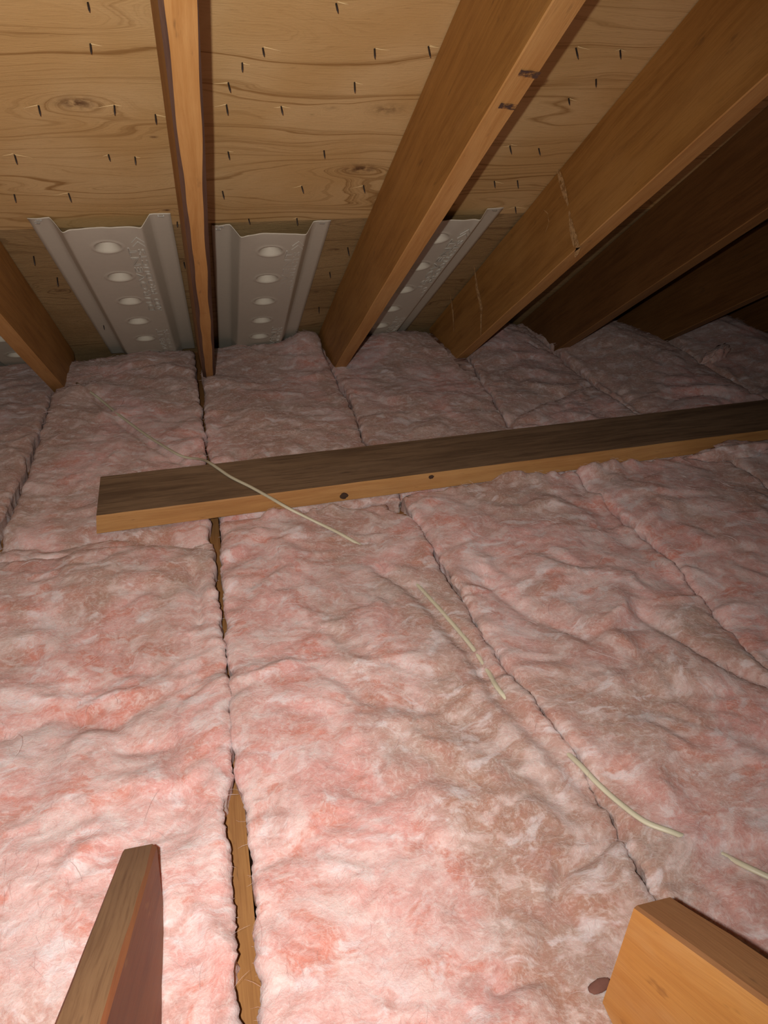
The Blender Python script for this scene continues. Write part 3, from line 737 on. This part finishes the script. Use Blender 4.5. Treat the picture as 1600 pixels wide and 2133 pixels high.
    # staples at the top corners
    for (sx, sy, dx_) in ((0.020, 0.010, 0.010), (W-0.020, 0.008, 0.011), (0.014, 0.022, 0.009)):
        V3, F3 = [], []
        for (ax_, ay, az, bx_, by_, bz) in ((-dx_/2, 0, 0.0014, dx_/2, 0.001, 0.0014), (-dx_/2, 0, 0.0014, -dx_/2, 0, -0.004), (dx_/2, 0.001, 0.0014, dx_/2, 0.001, -0.004)):
            q = len(V3); w_ = 0.0007
            horiz = abs(bz-az) < 0.001
            for (px, py, pz) in ((ax_, ay, az), (bx_, by_, bz)):
                for (e, g) in ((-w_, -w_), (w_, -w_), (w_, w_), (-w_, w_)):
                    V3.append((px, py+e, pz+g) if horiz else (px+e, py+g, pz))
            F3 += [(q, q+1, q+5, q+4), (q+1, q+2, q+6, q+5), (q+2, q+3, q+7, q+6), (q+3, q, q+4, q+7), (q+3, q+2, q+1, q), (q+4, q+5, q+6, q+7)]
        mesh('staple', [(sx+a, sy+b, 0.0035+c_) for a, b, c_ in V3], F3, M['staple'], parent=root)
    return root
vent(-0.327, -0.046, 1.721, 'left of the two large grey vents, with a crumpled top left corner', 1.0)
vent(0.037, 0.304, 1.774, 'middle grey vent between the narrow overhead rafter and the big orange rafter', 2.0, ytext=0.066)
vent(0.434, 0.709, 1.741, 'grey vent partly hidden behind the big orange rafter', 3.0)
vent(-0.715, -0.455, 1.80, 'grey vent at the left edge behind the left rafter, mostly out of frame', 4.0)

# ------------------------------------------------------------------ nail tips and splinters
NAILS = [(-0.111, 1.268), (0.126, 1.271), (0.097, 1.300), (0.292, 1.269), (0.076, 1.341), (0.275, 1.339), (-0.213, 1.393), (-0.101, 1.393), (-0.041, 1.414), (0.073, 1.391), (0.162, 1.395), (-0.286, 1.516), (-0.133, 1.519), (-0.089, 1.527), (0.075, 1.516), (0.251, 1.516), (-0.325, 1.639), (-0.228, 1.640), (0.063, 1.645), (0.222, 1.634), (0.351, 1.636), (-0.100, 1.200), (0.221, 1.191), (0.118, 1.758), (0.225, 1.762), (-0.035, 1.761), (0.374, 1.263), (0.615, 1.261), (0.693, 1.263), (0.691, 1.328), (0.667, 1.375), (0.617, 1.508), (0.683, 1.518), (0.638, 1.631), (0.691, 1.631), (0.738, 1.742),
         (-0.345, 2.02), (-0.035, 1.96), (0.345, 2.06), (-0.30, 2.36), (0.37, 1.92), (-0.365, 1.90), (0.35, 2.32)]
def nail_mesh():
    n = 10; V = []; prof = [(0.0014, -0.006), (0.0014, 0.010), (0.0009, 0.013), (0.0002, 0.016)]
    for r, z in prof:
        for k in range(n):
            a = k/n*2*math.pi; V.append((r*math.cos(a), r*math.sin(a), z))
    Fc = [(i*n+k, i*n+(k+1) % n, (i+1)*n+(k+1) % n, (i+1)*n+k) for i in range(3) for k in range(n)]+[tuple(range(n-1, -1, -1)), tuple(range(3*n, 4*n))]
    return V, Fc
nV, nF = nail_mesh()
nail0 = mesh('roofing_nail', nV, nF, M['nail'], smooth=True)
def nail_row(x, y):
    row = 'topmost' if y < 1.22 else 'upper' if y < 1.31 else 'short extra' if y < 1.36 else 'second' if y < 1.46 else 'third' if y < 1.58 else 'fourth' if y < 1.70 else 'lowest' if y < 1.775 else 'rough plywood'
    bay = 'left of the narrow rafter' if x < -0.02 else 'between the narrow and big rafters' if x < 0.39 else 'right of the big orange rafter'
    return row, bay
ORD = ['leftmost', 'second', 'third', 'fourth', 'fifth', 'sixth']
def nail_label(x, y):
    row, bay = nail_row(x, y)
    mates = sorted(n for n in NAILS if nail_row(*n) == (row, bay))
    where = f'in the {row} nail row' if row != 'rough plywood' else 'in the rough plywood by the vents'
    if len(mates) == 1: return f'only nail tip {where}, {bay}'
    return f'{ORD[mates.index((x, y))]} nail tip {where}, {bay}'
rr = random.Random(3)
S_V, S_F = [], []
for i, (x, y) in enumerate(NAILS):
    o = nail0 if i == 0 else nail0.copy()
    if i: COL.objects.link(o)
    lean = Vector((rr.uniform(-0.10, 0.18), rr.uniform(-0.05, 0.12), 0))
    ax = (NIN+lean+Vector((0, 0.10, -0.05))).normalized(); sx = ax.cross(Vector((0, 1, 0))).normalized()
    o.matrix_world = frame(deck_pt(x, y, 0.004 if y > SEAM else 0.0), sx, ax.cross(sx), ax) @ Matrix.Diagonal((1, 1, rr.uniform(0.75, 1.1), 1))
    tag(o, nail_label(x, y), 'nail', 'nail tips through the roof plywood')
# splinters lifted from the veneer around the nails
def splinter(x, y, L, side, tilt):
    n = 7; V = []
    for i in range(n):
        s = i/(n-1); wd = 0.0011*(1-s)**0.6+0.0001; lift = 0.0005+tilt*L*s*(0.6+0.4*s)
        for (a, b) in ((-wd, 0), (wd, 0), (0, 0.0007*(1-s)+0.0002)):
            V.append((side*L*s, a+0.001*math.sin(s*3), b+lift))
    Fc = []
    for i in range(n-1):
        for k in range(3):
            a = i*3+k; b = i*3+(k+1) % 3; Fc.append((a, b, b+3, a+3))
    Fc += [(2, 1, 0), (n*3-3, n*3-2, n*3-1)]
    o = mesh('wood_splinter', V, Fc, M['splinter'])
    par = ceil_up if y < SEAM else ceil_low
    o.parent = par
    o.matrix_world = frame(deck_pt(x, y, 0.0 if y < SEAM else -0.004), Vector((1, 0, 0)), DOWN, NIN)
    return o
bpy.context.view_layer.update()
for i, (x, y) in enumerate(NAILS[:36]):
    for k in range(rr.choice((0, 1, 1, 2))):
        sd = rr.choice((-1, 1))
        splinter(x+sd*0.001, y+rr.uniform(-0.004, 0.001), rr.uniform(0.008, 0.030), sd, rr.uniform(0.05, 0.28))

# ------------------------------------------------------------------ cable
def cable():
    pts = []
    n = len(CABLE)
    # resample with Catmull-Rom
    def cr(p0, p1, p2, p3, t): return 0.5*((2*p1)+(-p0+p2)*t+(2*p0-5*p1+4*p2-p3)*t*t+(-p0+3*p1-3*p2+p3)*t**3)
    P = []
    for i in range(n-1):
        a, b, c, d = CABLE[max(0, i-1)], CABLE[i], CABLE[i+1], CABLE[min(n-1, i+2)]
        m = 6
        for k in range(m): P.append((cr(a, b, c, d, k/m), i+k/m))
    P.append((CABLE[-1], n-1))
    keys = [(0, 0.001), (3, 0.000), (5, 0.003), (6, 0.006), (13, 0.004), (13.6, -0.008), (15, -0.008), (15.6, -0.0024), (18.0, -0.0018), (18.6, -0.005), (19.3, -0.004), (19.7, 0.002), (20.1, 0.002), (20.5, -0.012), (22.4, -0.012), (23.0, 0.004), (27, 0.004), (27.5, -0.008), (28.4, -0.008), (29, 0.004), (31, 0.004)]
    kx, kz = [k[0] for k in keys], [k[1] for k in keys]
    uv = []
    n = len(CABLE_PX)
    for i in range(n-1):
        a, b, c, d = [Vector(CABLE_PX[k]) for k in (max(0, i-1), i, i+1, min(n-1, i+2))]
        for k in range(6): uv.append((cr(a, b, c, d, k/6), i+k/6))
    uv.append((Vector(CABLE_PX[-1]), n-1))
    Z = np.full(len(uv), 0.012)
    T_ = np.array([t for _, t in uv])
    off = np.interp(T_, kx, kz)
    onw = np.interp(T_, [5.2, 7.2, 10.7, 12.6], [0, 1, 1, 0])       # how far the cable is lifted by the board
    onw = onw*onw*(3-2*onw)
    for it in range(4):
        C = [PX(q.x, q.y, z) for (q, t), z in zip(uv, Z)]
        G = np.array([max(ground(c.x+dx, c.y+dy) for dx, dy in ((0, 0), (0.003, 0.0), (-0.003, 0), (0, 0.003), (0, -0.003))) for c in C])
        for _ in range(5): G[1:-1] = G[:-2]*0.25+G[1:-1]*0.5+G[2:]*0.25
        Zn = (G+off)*(1-onw)+(BZ+BT+0.0036)*onw
        for _ in range(4): Zn[1:-1] = Zn[:-2]*0.25+Zn[1:-1]*0.5+Zn[2:]*0.25
        Z = Zn
    C = [PX(q.x, q.y, z) for (q, t), z in zip(uv, Z)]
    V, Fc = [], []; m = 12
    for i, c in enumerate(C):
        tg = (C[min(i+1, len(C)-1)]-C[max(i-1, 0)]).normalized(); s = tg.cross(Vector((0, 0, 1))).normalized(); u = s.cross(tg)
        for k in range(m):
            a = k/m*2*math.pi
            V.append(c+s*(0.0038*math.cos(a))+u*(0.0026*math.sin(a)))
    for i in range(len(C)-1):
        for k in range(m): Fc.append((i*m+k, i*m+(k+1) % m, (i+1)*m+(k+1) % m, (i+1)*m+k))
    Fc += [tuple(range(m-1, -1, -1)), tuple(range((len(C)-1)*m, len(C)*m))]
    o0 = C[0]
    o = mesh('electrical_cable', [v-o0 for v in V], Fc, M['cable'], smooth=True, loc=tuple(o0))
    tag(o, 'pale ivory flat electrical cable snaking over the board, half sunk in pink wool', 'cable')
cable()

# ------------------------------------------------------------------ small marks
# two dark stripes on the underside of the big orange rafter, built as thin stains on the wood
def stain_on_underside(par, x0, x1, y, wy, skew):
    V = []; n = 16
    for i in range(n+1):
        s = i/n; x = x0+(x1-x0)*s
        a = wy*(0.5+0.15*float(perlin(s*3, y*9, 1))); b = wy*(0.5+0.15*float(perlin(s*3, y*9, 5)))
        for (d) in (-a, b):
            yy = y+skew*s+d
            V.append(Vector((x, yy, (YB-yy)*TR))+NIN*0.0012)
    inv = par.matrix_world.inverted(); V = [inv @ v for v in V]
    Fc = [(2*i, 2*i+2, 2*i+3, 2*i+1) for i in range(n)]
    o = mesh('dark_stripe', V, Fc, M['ink'], parent=par); o['label'] = 'dark smudged stripe across the underside'
bpy.context.view_layer.update()
stain_on_underside(r3, 0.404, 0.432, 0.975, 0.011, 0.004)
stain_on_underside(r3, 0.404, 0.430, 1.033, 0.011, 0.004)

def mark_on_side(par, face_x, pts, wpx, name, label, mat):
    """a thin scraped streak on the left face of a rafter"""
    P = []
    for (u, v) in pts:
        d = R_*(u-800)-U_*(v-1066.5)+F_*1540; P.append(EYE+d*(face_x/d.x))
    Q = []
    for a, b in zip(P[:-1], P[1:]):
        for k in range(6): Q.append(a.lerp(b, k/6))
    Q.append(P[-1]); V = []; n = len(Q)
    for i, q in enumerate(Q):
        tg = (Q[min(i+1, n-1)]-Q[max(i-1, 0)]).normalized(); nn = tg.cross(Vector((1, 0, 0)))
        s = i/(n-1); wd = wpx*(0.25+0.75*math.sin(math.pi*s))*(1+0.5*float(perlin(i*0.7, face_x*9, 2)))
        V += [q-nn*wd+Vector((-0.0006, 0, 0)), q+nn*wd+Vector((-0.0006, 0, 0))]
    inv = par.matrix_world.inverted(); V = [inv @ v for v in V]
    o = mesh(name, V, [(2*i, 2*i+1, 2*i+3, 2*i+2) for i in range(n-1)], mat, parent=par); o['label'] = label
for pts, wd in (([(1160, 345), (1172, 385), (1184, 428)], 0.010), ([(1186, 440), (1192, 480), (1204, 520), (1198, 535)], 0.012), ([(988, 550), (994, 600), (1003, 640), (1002, 700)], 0.010), ([(938, 612), (944, 650), (946, 690)], 0.007),
                ([(1592, 30), (1578, 80), (1577, 150), (1570, 185)], 0.016), ([(1132, 436), (1142, 445), (1144, 465), (1136, 485)], 0.0013)):
    mark_on_side(r4, 0.775+(0.808-0.775)*0.4-0.0215, pts, wd, 'pale_scrape', 'pale scrape in the brown wood', M['scrape'])

# dark wood chip on the wool beside the orange strut
p = PX(1262, 2003, 0.02)
nu, nv = 18, 9; V = []
for i in range(nv):
    for j in range(nu):
        a = j/nu*2*math.pi; b = -math.pi/2+math.pi*i/(nv-1)
        d = (math.cos(a)*math.cos(b), math.sin(a)*math.cos(b), math.sin(b)); r = 1+0.2*float(perlin(d[0]*2, d[1]*2, d[2]*2+3))
        V.append((d[0]*0.0135*r, d[1]*0.0062*r, d[2]*0.002*r))
Fc = [(i*nu+j, i*nu+(j+1) % nu, (i+1)*nu+(j+1) % nu, (i+1)*nu+j) for i in range(nv-1) for j in range(nu)]
o = mesh('wood_chip', V, Fc, M['chip'], smooth=True, loc=(p.x, p.y, ground(p.x, p.y)+0.001)); o.rotation_euler = (0, 0, 0.25)
tag(o, 'small dark brown wood chip on the wool beside the orange strut', 'wood chip')
